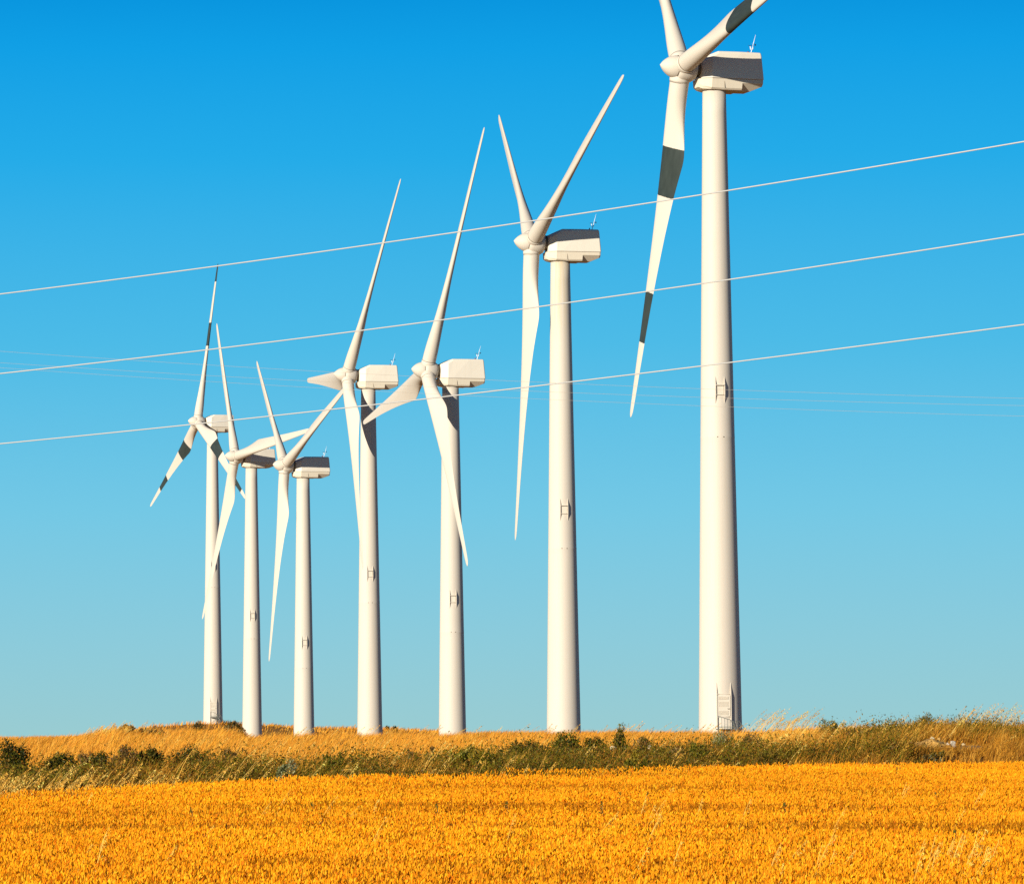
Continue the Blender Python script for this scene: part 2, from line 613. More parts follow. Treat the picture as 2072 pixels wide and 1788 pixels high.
def slope_patch(ya, yb, den, hh, ww, **kw):
    X, Y = scatter(ya, yb, den, **kw)
    sx = np.clip(CX + F * X / Y, -800, 2900)
    k = Y > edge_dist(sx) + 11 + 3 * (fbm(X * .3, Y * .3) - .5)
    X, Y = X[k], Y[k]
    cl = fbm(X * .9, Y * .5 + 40, 3)
    k = rng.random(len(X)) < np.clip(-.1 + 1.8 * cl, .25, 1)
    X, Y, cl = X[k], Y[k], cl[k]
    n = len(X)
    c = palette(n, GOLD, [.30, .24, .16, .14, .09, .07], .10)
    pat = fbm(X * .10 + 9, Y * .06 + 4, 3)
    brown = np.clip((pat - .5) * 4, 0, 1)[:, None] * .55
    c = c * (1 - brown) + c * np.array([.80, .72, .8]) * brown
    h = rng.uniform(.55, 1.25, n) * hh * (.65 + .7 * cl)
    return blades(X, Y, ground_z(X, Y) - .03, h, ww * rng.uniform(.6, 1.4, n), np.abs(rng.normal(.55, .25, n)), rng.normal(WIND, .5, n), c)


parts.append(slope_patch(80, 140, 60, .42, .014))
parts.append(slope_patch(140, 215, 34, .44, .02))
parts.append(slope_patch(215, 320, 6, .45, .035))
parts.append(slope_patch(600, 690, 3, .6, .08, xa=-85, xb=-25))
parts.append(slope_patch(850, 915, 2.2, .7, .10, xa=-125, xb=10))
parts.append(slope_patch(850, 915, .9, .7, .12, xa=10, xb=150))
v, f, t = join(parts)
tag(link('dry_grass', np_mesh('dry_grass', v, f, t, M_STRAW)), 'golden dry grass covering the slope behind the verge', 'grass', kind='stuff')

# ---- verge: rough grass and low green growth on the bank beyond the wheat
parts, gparts = [], []


def verge_depth(sx):
    return T_(sx, [(-500, 13), (0, 13), (500, 14), (1000, 15), (1560, 17), (1650, 22), (2072, 23), (2600, 22)])


X, Y = scatter(66, 124, 260)
sx = np.clip(CX + F * X / Y, -800, 2900)
dv = (Y - edge_dist(sx)) / verge_depth(sx)
wob = (fbm(X * .5, Y * .5 + 11) - .5) * .5
k = (dv > .0) & (dv + wob < 1) & (rng.random(len(X)) < np.clip(fbm(X * 1.1, Y * .8 + 3) * 2 - .2, .25, 1) * np.where(sx < 1600, .62, 1))
X, Y, sx, dv = X[k], Y[k], sx[k], dv[k]
n = len(X)
green = np.clip((fbm(X * .45 + 30, Y * .3, 3) - .48) * 6, 0, 1) * np.where(sx > 1600, .5, 1)
front = np.clip(1 - dv * 2.2, 0, 1)
dry = palette(n, [(.60, .26, .02), (.42, .17, .013), (.68, .36, .05), (.30, .13, .012), (.26, .09, .010)], [.3, .26, .18, .16, .1], .12)
olv = palette(n, [(.24, .16, .010), (.17, .13, .009), (.32, .21, .014), (.12, .12, .008)], None, .15)
mixg = (rng.random(n) < green * .75)[:, None]
c = np.where(mixg, olv, dry)
h = rng.uniform(.3, .66, n) * (.6 + .8 * fbm(X * .8 + 5, Y * .8))
h *= np.where((sx > 1830) & (sx < 2000) & (dv < .48), .45, 1)
parts.append(blades(X, Y, ground_z(X, Y) - .03, h, rng.uniform(.008, .02, n), np.abs(rng.normal(.5, .28, n)), rng.normal(WIND, .8, n), c))
v, f, t = join(parts)
tag(link('verge_grass', np_mesh('verge_grass', v, f, t, M_STRAW)), 'rough brown and olive grass along the verge behind the wheat', 'grass', kind='stuff')

# low leafy growth
X, Y = scatter(66, 122, 30)
sx = np.clip(CX + F * X / Y, -800, 2900)
dv = (Y - edge_dist(sx)) / verge_depth(sx)
k = (dv > .03) & (dv + (fbm(X * .5, Y * .5 + 11) - .5) * .5 < .8) & (dv > .12) & (fbm(X * .45 + 30, Y * .3, 3) + rng.normal(0, .05, len(X)) > np.where(sx < 1560, .37, .54))
k &= ~((sx > 1815) & (sx < 2000) & (dv < .6))
X, Y = X[k], Y[k]
pp, cc = [], []
for x, y in zip(X, Y):
    m_ = rng.integers(24, 46)
    r = rng.uniform(.16, .40)
    z = float(ground_z(x, y))
    p = rng.normal(size=(m_, 3)) * np.array([r, r, r * .8]) * .6 + np.array([x, y, z + r * .9])
    pp.append(p)
    base = np.array([(.11, .085, .004), (.07, .062, .003), (.16, .105, .006), (.15, .070, .008), (.15, .125, .006)][rng.integers(5)])
    cc.append(np.clip(base * (1 + .2 * rng.normal(size=(m_, 1))), .004, .8))
pp, cc = np.concatenate(pp), np.concatenate(cc)
v, f, t = leaves(pp, rng.uniform(.03, .07, len(pp)), cc, up=.5)
tag(link('undergrowth', np_mesh('undergrowth', v, f, t, M_LEAF)), 'low green growth tangled through the verge grass', 'undergrowth', kind='stuff')


# ---- tall feathery grasses leaning with the wind
def tall_stems(P, hts, lean, tintA, big=1.0):
    out = []
    n = len(P)
    for (x, y, z), h, l, c in zip(P, hts, lean, tintA):
        k = 7
        s = np.linspace(0, 1, k)
        dirn = rng.normal(0, .35)
        px = x + np.cos(dirn) * h * l * s ** 1.7
        py = y + np.sin(dirn) * h * l * s ** 1.7
        pz = z + h * (s - .28 * l * s ** 2.2)
        wd = .009 * big * (1 - .55 * s)
        V = np.empty((k, 2, 3))
        for e, sg in enumerate((-1, 1)):
            V[:, e, 0] = px + sg * wd * .8
            V[:, e, 1] = py - sg * wd * .3
            V[:, e, 2] = pz + sg * wd * .35
        V = V.reshape(-1, 3)
        q = np.array([[2 * i, 2 * i + 1, 2 * i + 3, 2 * i + 2] for i in range(k - 1)])
        out.append((V, [q], np.tile(c, (2 * k, 1))))
        mlt = 26
        u = rng.uniform(.66, 1.02, mlt)
        uu = np.clip(u, 0, 1)
        sp_ = (1.05 - uu) * .22 * h * .6 + .015
        Q = np.stack([np.interp(uu, s, px) + np.abs(rng.normal(.3, .5, mlt)) * sp_, np.interp(uu, s, py) + rng.normal(0, .4, mlt) * sp_,
                      np.interp(uu, s, pz) - np.abs(rng.normal(.1, .5, mlt)) * sp_ + (u - uu) * h], 1)
        out.append(leaves(Q, rng.uniform(.025, .055, mlt) * big, np.clip(np.tile(c, (mlt, 1)) * (1.05 + .12 * rng.normal(size=(mlt, 1))), .01, .9), up=.3, asp=2.8))
    return out


def stems_at(sxs, back, hts, lean, cols, big=1.0):
    sxs = np.asarray(sxs, float)
    Y = edge_dist(sxs) + back
    X = (sxs - CX) / F * Y
    return tall_stems(np.stack([X, Y, ground_z(X, Y)], 1), hts, lean, cols, big)


STEMC = [(.84, .46, .075), (.74, .38, .05), (.90, .56, .13), (.60, .34, .05)]
parts = []


def patch(s0, s1, n, b0, b1, h0, h1, l0=.35, l1=.75, cols=STEMC, big=1.0):
    sxs = rng.uniform(s0, s1, n)
    return stems_at(sxs, rng.uniform(b0, b1, n), rng.uniform(h0, h1, n), rng.uniform(l0, l1, n), palette(n, cols, None, .1), big)


parts += patch(-250, 160, 190, .3, 3.5, .65, 1.1)
parts += patch(160, 330, 30, .5, 4, .6, 1.0)
parts += patch(330, 520, 22, .8, 6, .7, 1.15)
parts += patch(520, 1060, 54, .8, 9, .55, 1.0)
parts += patch(1060, 1500, 46, .8, 9, .45, .85)
parts += patch(1500, 1700, 44, 4, 17, .6, 1.0)
parts += patch(1500, 1620, 60, 70, 130, .9, 1.6, .5, .8, STEMC, 1.5)
parts += patch(1495, 1600, 40, 12, 30, .75, 1.2, .4, .7)
parts += patch(180, 250, 70, 92, 110, .35, .7, .3, .6, STEMC, 1.4)
parts += patch(1600, 1760, 26, 14, 22, .55, .95)
parts += patch(1760, 1900, 40, 10, 22, .5, .85)
parts += patch(1900, 2040, 44, 12, 22, .8, 1.25, .45, .8)
parts += patch(1700, 1825, 30, 1, 14, .45, .85)
parts += patch(2005, 2400, 60, 1, 14, .45, .85)
parts += patch(2040, 2400, 50, 10, 22, .5, .9)
parts += patch(160, 300, 40, 88, 112, .45, .85)
parts += patch(300, 1500, 150, 20, 60, .4, .8)
parts += patch(480, 1500, 90, 85, 112, .5, .95, .5, .9, STEMC, 1.3)
v, f, t = join(parts)
tag(link('tall_grass', np_mesh('tall_grass', v, f, t, M_STRAW)), 'tall feathery grass stems bent by the wind along the verge', 'grass', kind='stuff')
# wild oats standing above the wheat
sxs = np.concatenate([rng.uniform(-200, 2300, 40), rng.normal(1620, 60, 5), rng.normal(1910, 60, 26), rng.normal(1310, 60, 5)])
Yd = np.concatenate([rng.uniform(42, 70, 40), rng.uniform(44, 48, 5), rng.uniform(42.5, 48, 26), rng.uniform(52, 62, 5)])
Xd = (sxs - CX) / F * Yd
parts = tall_stems(np.stack([Xd, Yd, ground_z(Xd, Yd)], 1), rng.uniform(.72, .92, len(Xd)), rng.uniform(.15, .45, len(Xd)), palette(len(Xd), [(.90, .55, .10), (.88, .50, .08)], None, .06), .8)
v, f, t = join(parts)
tag(link('wild_oats', np_mesh('wild_oats', v, f, t, M_STRAW)), 'pale wild oat stems standing a little above the wheat', 'grass', kind='stuff')

# ---- single shrubs
DKG = [(0.041, 0.045, 0.0035), (0.059, 0.057, 0.0042), (0.092, 0.071, 0.0056), (0.028, 0.031, 0.0035)]
GRN = [(0.119, 0.116, 0.0056), (0.173, 0.146, 0.0070), (0.092, 0.086, 0.0049), (0.238, 0.163, 0.0105)]
OLV = [(0.151, 0.107, 0.0112), (0.216, 0.138, 0.0154), (0.108, 0.086, 0.0105), (0.281, 0.163, 0.0210)]
BRN = [(.17, .09, .022), (.24, .13, .03), (.11, .06, .018), (.30, .18, .05)]
PAL = [(.24, .24, .10), (.32, .30, .14), (.18, .19, .07), (.28, .22, .08)]


def shrub(name, label, cat, sx, ytop, ybase, wpx, back, pal, dens=1.0, leaf=.05, upright=0., Y=None):
    """a shrub of measured size standing on the ground at distance edge+back (or Y)"""
    Yd = float(edge_dist(np.array(float(sx))) + back) if Y is None else Y
    x = float(x_at(sx, ybase, Yd))
    zb = float(ground_z(x, Yd))
    h = max(float(z_at(sx, ytop, Yd)) - zb, .25)
    w = 1.3 * wpx / F * Yd
    root = tag(empty(name, (x, Yd, zb)), label, cat)
    ncl = int(16 + 14 * w)
    nl = int((300 + 1900 * w * h) * dens * 1.5 * (.05 / leaf))
    ang, rad = rng.random(ncl) * 6.28, np.sqrt(rng.random(ncl))
    hh = rng.random(ncl) ** .8
    cxs = np.cos(ang) * rad * w * .42 * (1.1 - .45 * hh)
    cys = np.sin(ang) * rad * w * .30
    dome = np.maximum(1 - np.abs(cxs / (w * .52)) ** 3, .25)
    top = h * (.74 + .26 * rng.random(ncl))
    czs = hh * top * dome * .86 + .06 * h
    cr_ = rng.uniform(.10, .2, ncl) * min(w, 1.3 * h)
    q = rng.choice(ncl, nl, p=cr_ / cr_.sum())
    d = rng.normal(size=(nl, 3))
    d /= np.linalg.norm(d, axis=1)[:, None]
    d *= (rng.random(nl) ** .45)[:, None]
    P = np.stack([cxs[q], cys[q], czs[q]], 1) + d * cr_[q][:, None] * np.array([1, 1, 1 + upright])
    P[:, 2] = np.maximum(P[:, 2], .02)
    base = np.array(pal)[rng.choice(len(pal), ncl)][q]
    tint = np.clip(base * (1 + .18 * rng.normal(size=(nl, 1))), .004, .8)
    v, f, t = leaves(P, leaf * rng.uniform(.6, 1.4, nl), tint, up=.5 + upright)
    # sprigs that break the outline
    ns = int((14 + 16 * w) * (.45 if 'skyline' in label and not upright else 1))
    qs = rng.choice(ncl, ns)
    sv = []
    for a in qs:
        L = rng.uniform(.06, .17) * h
        s = np.linspace(.0, 1, 14)
        dr = np.array([rng.normal(.25, .35), rng.normal(0, .3), 1.0])
        p0 = np.array([cxs[a], cys[a], czs[a] + cr_[a] * .4])
        sv.append(p0 + s[:, None] * dr * L + rng.normal(size=(14, 3)) * .012)
    tw_ = [blades(np.array([q_[0][0]]), np.array([q_[0][1]]), np.array([q_[0][2]]), np.array([max(q_[-1][2] - q_[0][2], .03)]), np.array([.010]), np.array([np.clip((q_[-1][0] - q_[0][0]) / max(q_[-1][2] - q_[0][2], .03), -.9, .9)]), np.zeros(1), np.array([[.13, .085, .02]])) for q_ in sv]
    sv = np.concatenate(sv)
    st = np.clip(np.array(pal)[rng.choice(len(pal), len(sv))] * 1.15, .004, .8)
    v2, f2, t2 = leaves(sv, leaf * .7 * rng.uniform(.6, 1.3, len(sv)), st, up=1.0, asp=2.6)
    v, f, t = join([(v, f, t), (v2, f2, t2)] + tw_)
    link('foliage', np_mesh(name + '_foliage', v, f, t, M_LEAF), root)
    mb = MB()
    for i in range(min(ncl, 9)):
        mb.tube([(cxs[i] * .15, cys[i] * .15, -.05), (cxs[i] * .6, cys[i] * .6, czs[i] * .55), (cxs[i], cys[i], czs[i])], [.016, .011, .006], 5)
    mb.build('stems', M_WOOD, root)
    return root


SH = [
    ('shrub', 'dense dark green bush cut by the left edge of the photo', 'shrub', 8, 1500, 1560, 110, 10, DKG, 1.3),
    ('shrub', 'dark green bush second from the left edge, behind pale oat grass', 'shrub', 128, 1518, 1570, 74, 10, DKG, 1.1),
    ('shrub', 'grey brown twiggy bush between two green ones on the left', 'shrub', 172, 1511, 1560, 44, 11, BRN, .8),
    ('shrub', 'small mid green bush left of the brown dome on the left verge', 'shrub', 202, 1516, 1560, 46, 9, DKG, 1.0),
    ('shrub', 'brown dome shaped bush below the grassy mound on the left', 'shrub', 252, 1511, 1560, 66, 11, BRN + OLV[:1], 1.0),
    ('shrub', 'dark green bush between the brown dome and the leftmost tower', 'shrub', 306, 1504, 1555, 54, 11, DKG, 1.1),
    ('shrub', 'wide dark green thicket just left of below the leftmost tower', 'shrub', 388, 1502, 1556, 90, 11, DKG + OLV[:1], 1.1),
    ('shrub', 'brownish bush below the gap between the two leftmost towers', 'shrub', 463, 1506, 1550, 42, 11, BRN, .8),
    ('shrub', 'small dark shrub on the crest of the left mound', 'shrub', 257, 1462, 1474, 30, 105, BRN + DKG[:1], .7, .09),
    ('shrub', 'low brown shrub on the left mound below its crest', 'shrub', 305, 1470, 1482, 64, 100, BRN, .7, .09),
    ('shrub', 'low grey shrub in front of the leftmost tower', 'shrub', 470, 1466, 1482, 58, 104, PAL + BRN, .6, .09),
    ('shrub', 'pale sage green bush at the wheat edge below the third tower', 'shrub', 582, 1532, 1566, 56, 2.5, PAL + GRN[:1], 1.0),
    ('shrub', 'yellow green bush in the verge below the gap after the third tower', 'shrub', 672, 1522, 1560, 60, 6, GRN, .9),
    ('shrub', 'dry brown bush in the verge left of below the fifth tower', 'shrub', 832, 1510, 1540, 36, 11, BRN + PAL[:1], .8),
    ('shrub', 'dry brown bush with pale twigs below the fifth tower', 'shrub', 876, 1508, 1545, 38, 10, BRN, .9),
    ('shrub', 'broad bright green bush between the fifth and sixth towers', 'shrub', 950, 1505, 1552, 120, 6, GRN, 1.0),
    ('shrub', 'dark green spreading bush left of the second largest tower base', 'shrub', 1064, 1490, 1528, 84, 12, DKG + OLV[:1], 1.1),
    ('shrub', 'largest dark green bush, right in front of the second largest tower base', 'shrub', 1140, 1473, 1524, 78, 13, DKG + DKG + GRN[:1], 1.3, .05, .5),
    ('shrub', 'dark green bush just right of the second largest tower base', 'shrub', 1202, 1483, 1516, 50, 13, DKG + GRN[:1], 1.1, .05, .4),
    ('weed', 'tall upright leafy weed rising over the skyline between the two largest towers', 'plant', 1256, 1463, 1512, 36, 13, DKG + GRN[:2], .6, .045, 1.2),
    ('shrub', 'dry brown bush right of the tall upright weed', 'shrub', 1300, 1484, 1512, 54, 14, BRN + OLV[:1], .8),
    ('shrub', 'rounded green bush at the wheat edge under the two white stones', 'shrub', 1288, 1516, 1548, 54, 2.5, GRN, 1.1),
    ('shrub', 'dark brown dome bush left of the wide green bush by the largest tower', 'shrub', 1374, 1510, 1540, 46, 6, BRN, 1.0),
    ('shrub', 'wide green bush left of below the largest tower', 'shrub', 1412, 1506, 1545, 86, 6, GRN + OLV[:1], 1.1),
    ('shrub', 'pale grey green dome in front of the largest tower base', 'shrub', 1460, 1479, 1502, 50, 15, PAL, .9),
    ('shrub', 'rusty brown bush right of the largest tower base', 'shrub', 1520, 1484, 1516, 60, 15, BRN, .8),
    ('shrub', 'green bush in the verge right of below the largest tower', 'shrub', 1552, 1512, 1545, 60, 4, OLV + GRN[:1], .9),
    ('shrub', 'very dark brown mounded bush left of the pale earth heap', 'shrub', 1738, 1477, 1506, 64, 13, [(.06, .035, .012), (.10, .055, .016), (.04, .028, .01)], 1.2),
    ('shrub', 'low dark bush between the dark mounded bush and the earth heap', 'shrub', 1800, 1506, 1532, 56, 6, [(.07, .045, .013), (.12, .08, .02)], 1.1),
    ('shrub', 'green brush on the skyline above the dark mounded bush', 'shrub', 1690, 1454, 1474, 90, 20, OLV + GRN[:2], .6),
    ('shrub', 'russet bush on the skyline above and left of the earth heap', 'shrub', 1818, 1457, 1496, 60, 17, BRN + OLV[:1], .9),
    ('shrub', 'green bush on the skyline above the pale earth heap', 'shrub', 1874, 1448, 1472, 56, 20, OLV + GRN[:1], .7, .045, .6),
    ('shrub', 'grey green low bush in front of the pale earth heap', 'shrub', 1894, 1517, 1534, 62, 5, PAL + OLV, .9),
    ('shrub', 'olive bush cut by the right edge of the photo', 'shrub', 2056, 1478, 1525, 66, 13, OLV + BRN[:1], 1.0),
]
for a in SH:
    shrub(*a)
for (lab, sx, yt, yb, wpx, Yd, pal) in [
    ('dark shrub heaped against the left of the leftmost tower base', 402, 1459, 1470, 30, 626, BRN + DKG[:2]),
    ('dark shrub heaped against the right of the leftmost tower base', 470, 1458, 1470, 34, 628, DKG + BRN[:2]),
    ('round shrub on the ridge between the second and third towers', 557, 1465, 1474, 34, 880, BRN + OLV[:2]),
    ('tiny dark shrub on the ridge right of the fourth tower', 783, 1467, 1473, 12, 890, DKG),
    ('second tiny dark shrub on the ridge, nearer the fifth tower', 798, 1467, 1473, 9, 890, DKG)]:
    shrub('shrub', lab, 'shrub', sx, yt, yb, wpx, 0, pal, .25, .22, 0., Yd)

# ---- green weeds poking out of the wheat
for i, (px, py, lab) in enumerate([
    (155, 1598, 'thin green weed at the wheat edge on the left'),
    (387, 1638, 'green weed in the wheat under the leftmost tower'),
    (632, 1631, 'small green weed in the wheat under the third tower'),
    (883, 1635, 'small green weed in the wheat under the fifth tower'),
    (1025, 1628, 'green weed in the wheat left of below the second largest tower'),
    (1255, 1608, 'green weed in the wheat between the two largest towers, upper left one'),
    (1310, 1608, 'green weed in the wheat between the two largest towers, upper right one'),
    (1217, 1630, 'green weed in the wheat between the two largest towers, lowest one'),
    (1587, 1627, 'dark green weed in the wheat right of below the largest tower'),
    (1815, 1560, 'tiny green weed high in the wheat near the right side'),
    (1893, 1608, 'green weed in the wheat on the far right side'),
    (1932, 1690, 'tall thin green weed among pale oats at lower right')]):
    # distance where the line of sight meets the top of the wheat
    ys = np.linspace(40, 96, 400)
    zs = z_at(px, py, ys)
    tops = ground_z(x_at(px, py, ys), ys) + WH
    Yd = float(ys[np.argmin(np.abs(zs - tops))])
    x = float(x_at(px, py, Yd))
    zb = float(ground_z(x, Yd))
    root = tag(empty('weed', (x, Yd, zb)), lab, 'weed')
    hgt = WH + rng.uniform(.03, .08)
    k = 46
    s = rng.uniform(.7, 1, k)
    P = np.stack([rng.normal(0, .03, k) * (1.3 - s), rng.normal(0, .03, k), s * hgt], 1)
    v, f, t = leaves(P, rng.uniform(.02, .045, k), palette(k, [(.05, .08, .012), (.09, .11, .015), (.13, .13, .02)], None, .15), up=.4)
    link('foliage', np_mesh('weed_foliage', v, f, t, M_LEAF), root)
    mb = MB()
    mb.tube([(0, 0, 0), (.01, 0, hgt * .5), (.015, .005, hgt * .98)], [.006, .005, .002], 5)
    mb.build('stem', M_WOOD, root)


# ---- stones, earth heap, block and slab in the verge
def rock(name, label, cat, px, py, wpx, hpx, back, mat, seed, depth=1.0, boxy=0.):
    r = random.Random(seed)
    Yd = float(edge_dist(np.array(float(px))) + back)
    x, z = float(x_at(px, py, Yd)), float(z_at(px, py, Yd))
    w, h = wpx / F * Yd, hpx / F * Yd
    zb = float(ground_z(x, Yd))
    import bmesh
    bm = bmesh.new()
    bmesh.ops.create_icosphere(bm, subdivisions=3, radius=1)
    ph = [r.uniform(0, 6) for _ in range(6)]
    for vv in bm.verts:
        c = vv.co
        if boxy:
            mx = max(abs(c.x), abs(c.y), abs(c.z))
            c = c.lerp(c / mx, boxy)
        k = 1 + .16 * math.sin(3 * c.x + ph[0]) * math.sin(2.6 * c.y + ph[1]) + .1 * math.sin(6 * c.z + 5 * c.x + ph[2]) + .05 * math.sin(11 * c.x + 9 * c.y + ph[3])
        if boxy:
            k = 1 + (k - 1) * .25
        vv.co = Vector((c.x * w / 2 * k, c.y * w / 2 * depth * k, c.z * h * .62 * k))
    me = bpy.data.meshes.new(name)
    bm.to_mesh(me)
    bm.free()
    me.materials.append(mat)
    o = link(name, me)
    o.location = (x, Yd, z)
    o.rotation_euler = (0, 0, r.uniform(-.3, .3))
    return tag(o, label, cat)


rock('stone', 'white stone in the verge, left of two, below the tall weed', 'stone', 1241, 1513, 14, 8, 10.5, M_STONE, 1)
rock('stone', 'white stone in the verge, right of two, below the brown bush', 'stone', 1337 - 22, 1511, 12, 6, 10.5, M_STONE, 2)
rock('earth_heap', 'low heap of pale dry earth on the right bank', 'earth heap', 1884, 1512, 74, 26, 8.5, M_EARTH, 3, .8)
rock('stone', 'brown stone lying on top of the pale earth heap', 'stone', 1866 + 20, 1494, 10, 6, 8.7, M_STONE, 4)
rock('stone', 'small tan stone on the right shoulder of the earth heap', 'stone', 1900, 1495, 8, 6, 8.7, M_EARTH, 5)
rock('stone', 'small white stone beside the square concrete block', 'stone', 1918, 1506, 8, 6, 8, M_BLOCK, 6)
rock('concrete_block', 'square pale concrete block at the right end of the earth heap', 'block', 1928, 1505, 9, 11, 8, M_BLOCK, 8, 1., .85)
rock('stone_slab', 'long dark flat slab right of the concrete block', 'slab', 1960, 1513, 54, 9, 8, M_SLAB, 9, .5, .85)
rock('stone', 'pale stone lying on the dark flat slab', 'stone', 1950, 1506, 9, 5, 8, M_STONE, 10)

# ------------------------------------------------------------------ wind turbines
PARTS = {}
TOW_H = HUB_H - TOWER_DROP
RB, RTOP = 1.42, .765


def tower_r(z):
    return RB + (RTOP - RB) * z / TOW_H


def tower_mesh(mat, name):
    mb = MB()
    zs = sorted(set(list(np.linspace(-2.5, TOW_H, 30)) + [HUB_H - 24.25, HUB_H - 24.2, HUB_H - 24.1, HUB_H - 24.05]))
    rings = []
    n = 72
    for z in zs:
        r = tower_r(z) + (.006 if abs(z - (HUB_H - 24.15)) < .07 else 0)
        rings.append([(r * math.cos(2 * math.pi * k / n), r * math.sin(2 * math.pi * k / n), z) for k in range(n)])
    mb.loft(rings, True)
    return mb.mesh(name, mat)


def fin_pair(mb, zc, L, half, dmax, th, ramp_frac=.33, down=True):
    """two upright fins either side of an opening on the tower face (-Y)"""
    for sgn in (-1, 1):
        x0, x1 = (sgn * half - th / 2, sgn * half + th / 2)
        z0, z1 = zc - L / 2, zc + L / 2
        prof = [(z0, .0 if down else dmax), (z0 + L * ramp_frac * (1 if down else 0), dmax), (z1 - L * ramp_frac, dmax), (z1, .0)]
        vs, fs = [], []
        for x in (x0, x1):
            for z, d in prof:
                r = tower_r(z)
                yb = -math.sqrt(r * r - half * half)
                vs.append((x, yb + .06, z))
            for z, d in prof:
                r = tower_r(z)
                yb = -math.sqrt(r * r - half * half)
                vs.append((x, yb - d - .004, z))
        n = len(prof)
        for i in range(n - 1):
            fs += [(i, i + 1, n + i + 1, n + i), (2 * n + i, 3 * n + i, 3 * n + i + 1, 2 * n + i + 1), (n + i, n + i + 1, 3 * n + i + 1, 3 * n + i)]
        fs += [(0, n, 3 * n, 2 * n), (n - 1, 3 * n - 1, 4 * n - 1, 2 * n - 1)]
        mb.add(vs, fs)


def lip(mb, z, half, d, th=.035):
    r = tower_r(z)
    mb.box((-half, -math.sqrt(r * r - half * half) - d, z - th / 2), (half, -r + .12, z + th / 2))


HZ = HUB_H - HATCH_DROP
# hatch: fins with lips, panel
mb = MB()
fin_pair(mb, HZ, 1.75, .30, .145, .045)
lip(mb, HZ + .315, .275, .19)
lip(mb, HZ - .315, .275, .12)
PARTS['hatch_frame'] = mb.mesh('hatch_frame', M_TOWER)
mb = MB()
r = tower_r(HZ)
pts = []
for (cx_, cz_, a0) in ((.17, .22, 0), (-.17, .22, 90), (-.17, -.22, 180), (.17, -.22, 270)):
    for a in (0, 30, 60, 90):
        pts.append((cx_ + .06 * math.cos(math.radians(a0 + a)), cz_ + .06 * math.sin(math.radians(a0 + a))))
mb.loft([[(x, -r - .0 + y, HZ + z) for x, z in pts] for y in (.1, -.004)], False)
PARTS['hatch_panel'] = mb.mesh('hatch_panel', M_DOOR)
for x, key in ((-.2, 'lug_a'), (.2, 'lug_b')):
    mb = MB()
    z = HZ - 3.05
    rr = tower_r(z)
    mb.box((x - .03, -math.sqrt(rr * rr - x * x) - .03, z - .03), (x + .03, -math.sqrt(rr * rr - x * x) + .05, z + .03))
    PARTS[key] = mb.mesh('lifting_lug', M_SEAM)
# door
mb = MB()
fin_pair(mb, 2.0, 3.85, .46, .13, .05, .22, False)
lip(mb, 3.2, .435, .09)
lip(mb, 1.72, .435, .10)
PARTS['door_frame'] = mb.mesh('door_frame', M_TOWER)
mb = MB()
rd = tower_r(2.4)
mb.box((-.40, -rd - .02, 1.78), (.40, -rd + .35, 3.12))
for z0, z1 in ((1.86, 2.12), (2.38, 2.72), (2.84, 3.02)):      # raised louvre panels
    k = 5
    for i in range(k):
        a = z0 + (z1 - z0) * i / k
        mb.add([(-.36, -rd - .024, a), (.28, -rd - .024, a), (.28, -rd - .05, a + .02), (-.36, -rd - .05, a + .02), (-.36, -rd - .024, a + .05), (.28, -rd - .024, a + .05)],
               [(0, 1, 2, 3), (3, 2, 5, 4)])
PARTS['door'] = mb.mesh('door', M_DOOR)
mb = MB()
mb.tube([(.22, -rd - .05, 2.25), (.22, -rd - .09, 2.25), (.36, -rd - .09, 2.25)], .014, 6)
PARTS['door_handle'] = mb.mesh('handle', M_SEAM)
# stair
mb = MB()
mb.box((-.55, -2.35, .92), (.62, -1.1, .97))
mb.box((-.55, -2.38, .72), (-.45, -2.30, .92))
for x in (-.52, .30, .60):
    mb.box((x - .025, -2.36, -.4), (x + .025, -2.31, .92))
mb.box((-.55, -2.39, .70), (.62, -2.355, .76))
mb.box((-.55, -2.39, 1.05), (.55, -2.355, 1.10))
mb.tube([(-.5, -2.33, .05), (.3, -2.33, .55)], .02, 5)
PARTS['stair'] = mb.mesh('stair', M_STEEL)
mb = MB()
for i in range(4):
    z = .74 - .2 * i
    mb.box((.64 + .16 * i, -2.3, z - .03), (.79 + .16 * i, -1.5, z))
mb.tube([(.60, -2.33, .9), (1.27, -2.33, -.05)], .035, 6)
mb.tube([(.60, -1.48, .9), (1.27, -1.48, -.05)], .035, 6)
PARTS['stair_step'] = mb.mesh('steps', M_STEEL)
mb = MB()
rail = [(-.52, -2.33, 1.78), (-.2, -2.33, 1.66), (.2, -2.33, 1.54), (.42, -2.33, 1.42), (.5, -2.33, 1.25), (.5, -2.33, .95)]
mb.tube(rail, .022, 6)
for x, z in ((-.52, 1.78), (-.33, 1.71), (-.14, 1.64), (.05, 1.585), (.24, 1.52), (.40, 1.43)):
    mb.tube([(x, -2.33, .95), (x, -2.33, z)], .014, 5)
mb.tube([(.62, -2.33, .95), (.62, -2.33, 1.46), (.80, -2.33, 1.44), (1.22, -2.33, .9), (1.25, -2.33, 0)], .02, 6)
for x, z in ((.72, 1.45), (.9, 1.31), (1.08, 1.08)):
    mb.tube([(x, -2.33, z - .75), (x, -2.33, z)], .013, 5)
mb.tube([(.5, -2.33, 1.0), (.62, -2.33, 1.0)], .02, 6)
mb.tube([(.62, -2.33, 1.2), (.62, -1.45, 1.2)], .012, 5)
mb.tube([(.62, -1.45, .95), (.62, -1.45, 1.46), (.80, -1.45, 1.44), (1.22, -1.45, .9), (1.25, -1.45, 0)], .02, 6)
PARTS['handrail'] = mb.mesh('handrail', M_STEEL)

# nacelle (local +X upwind, z relative to the hub height)
mb = MB()


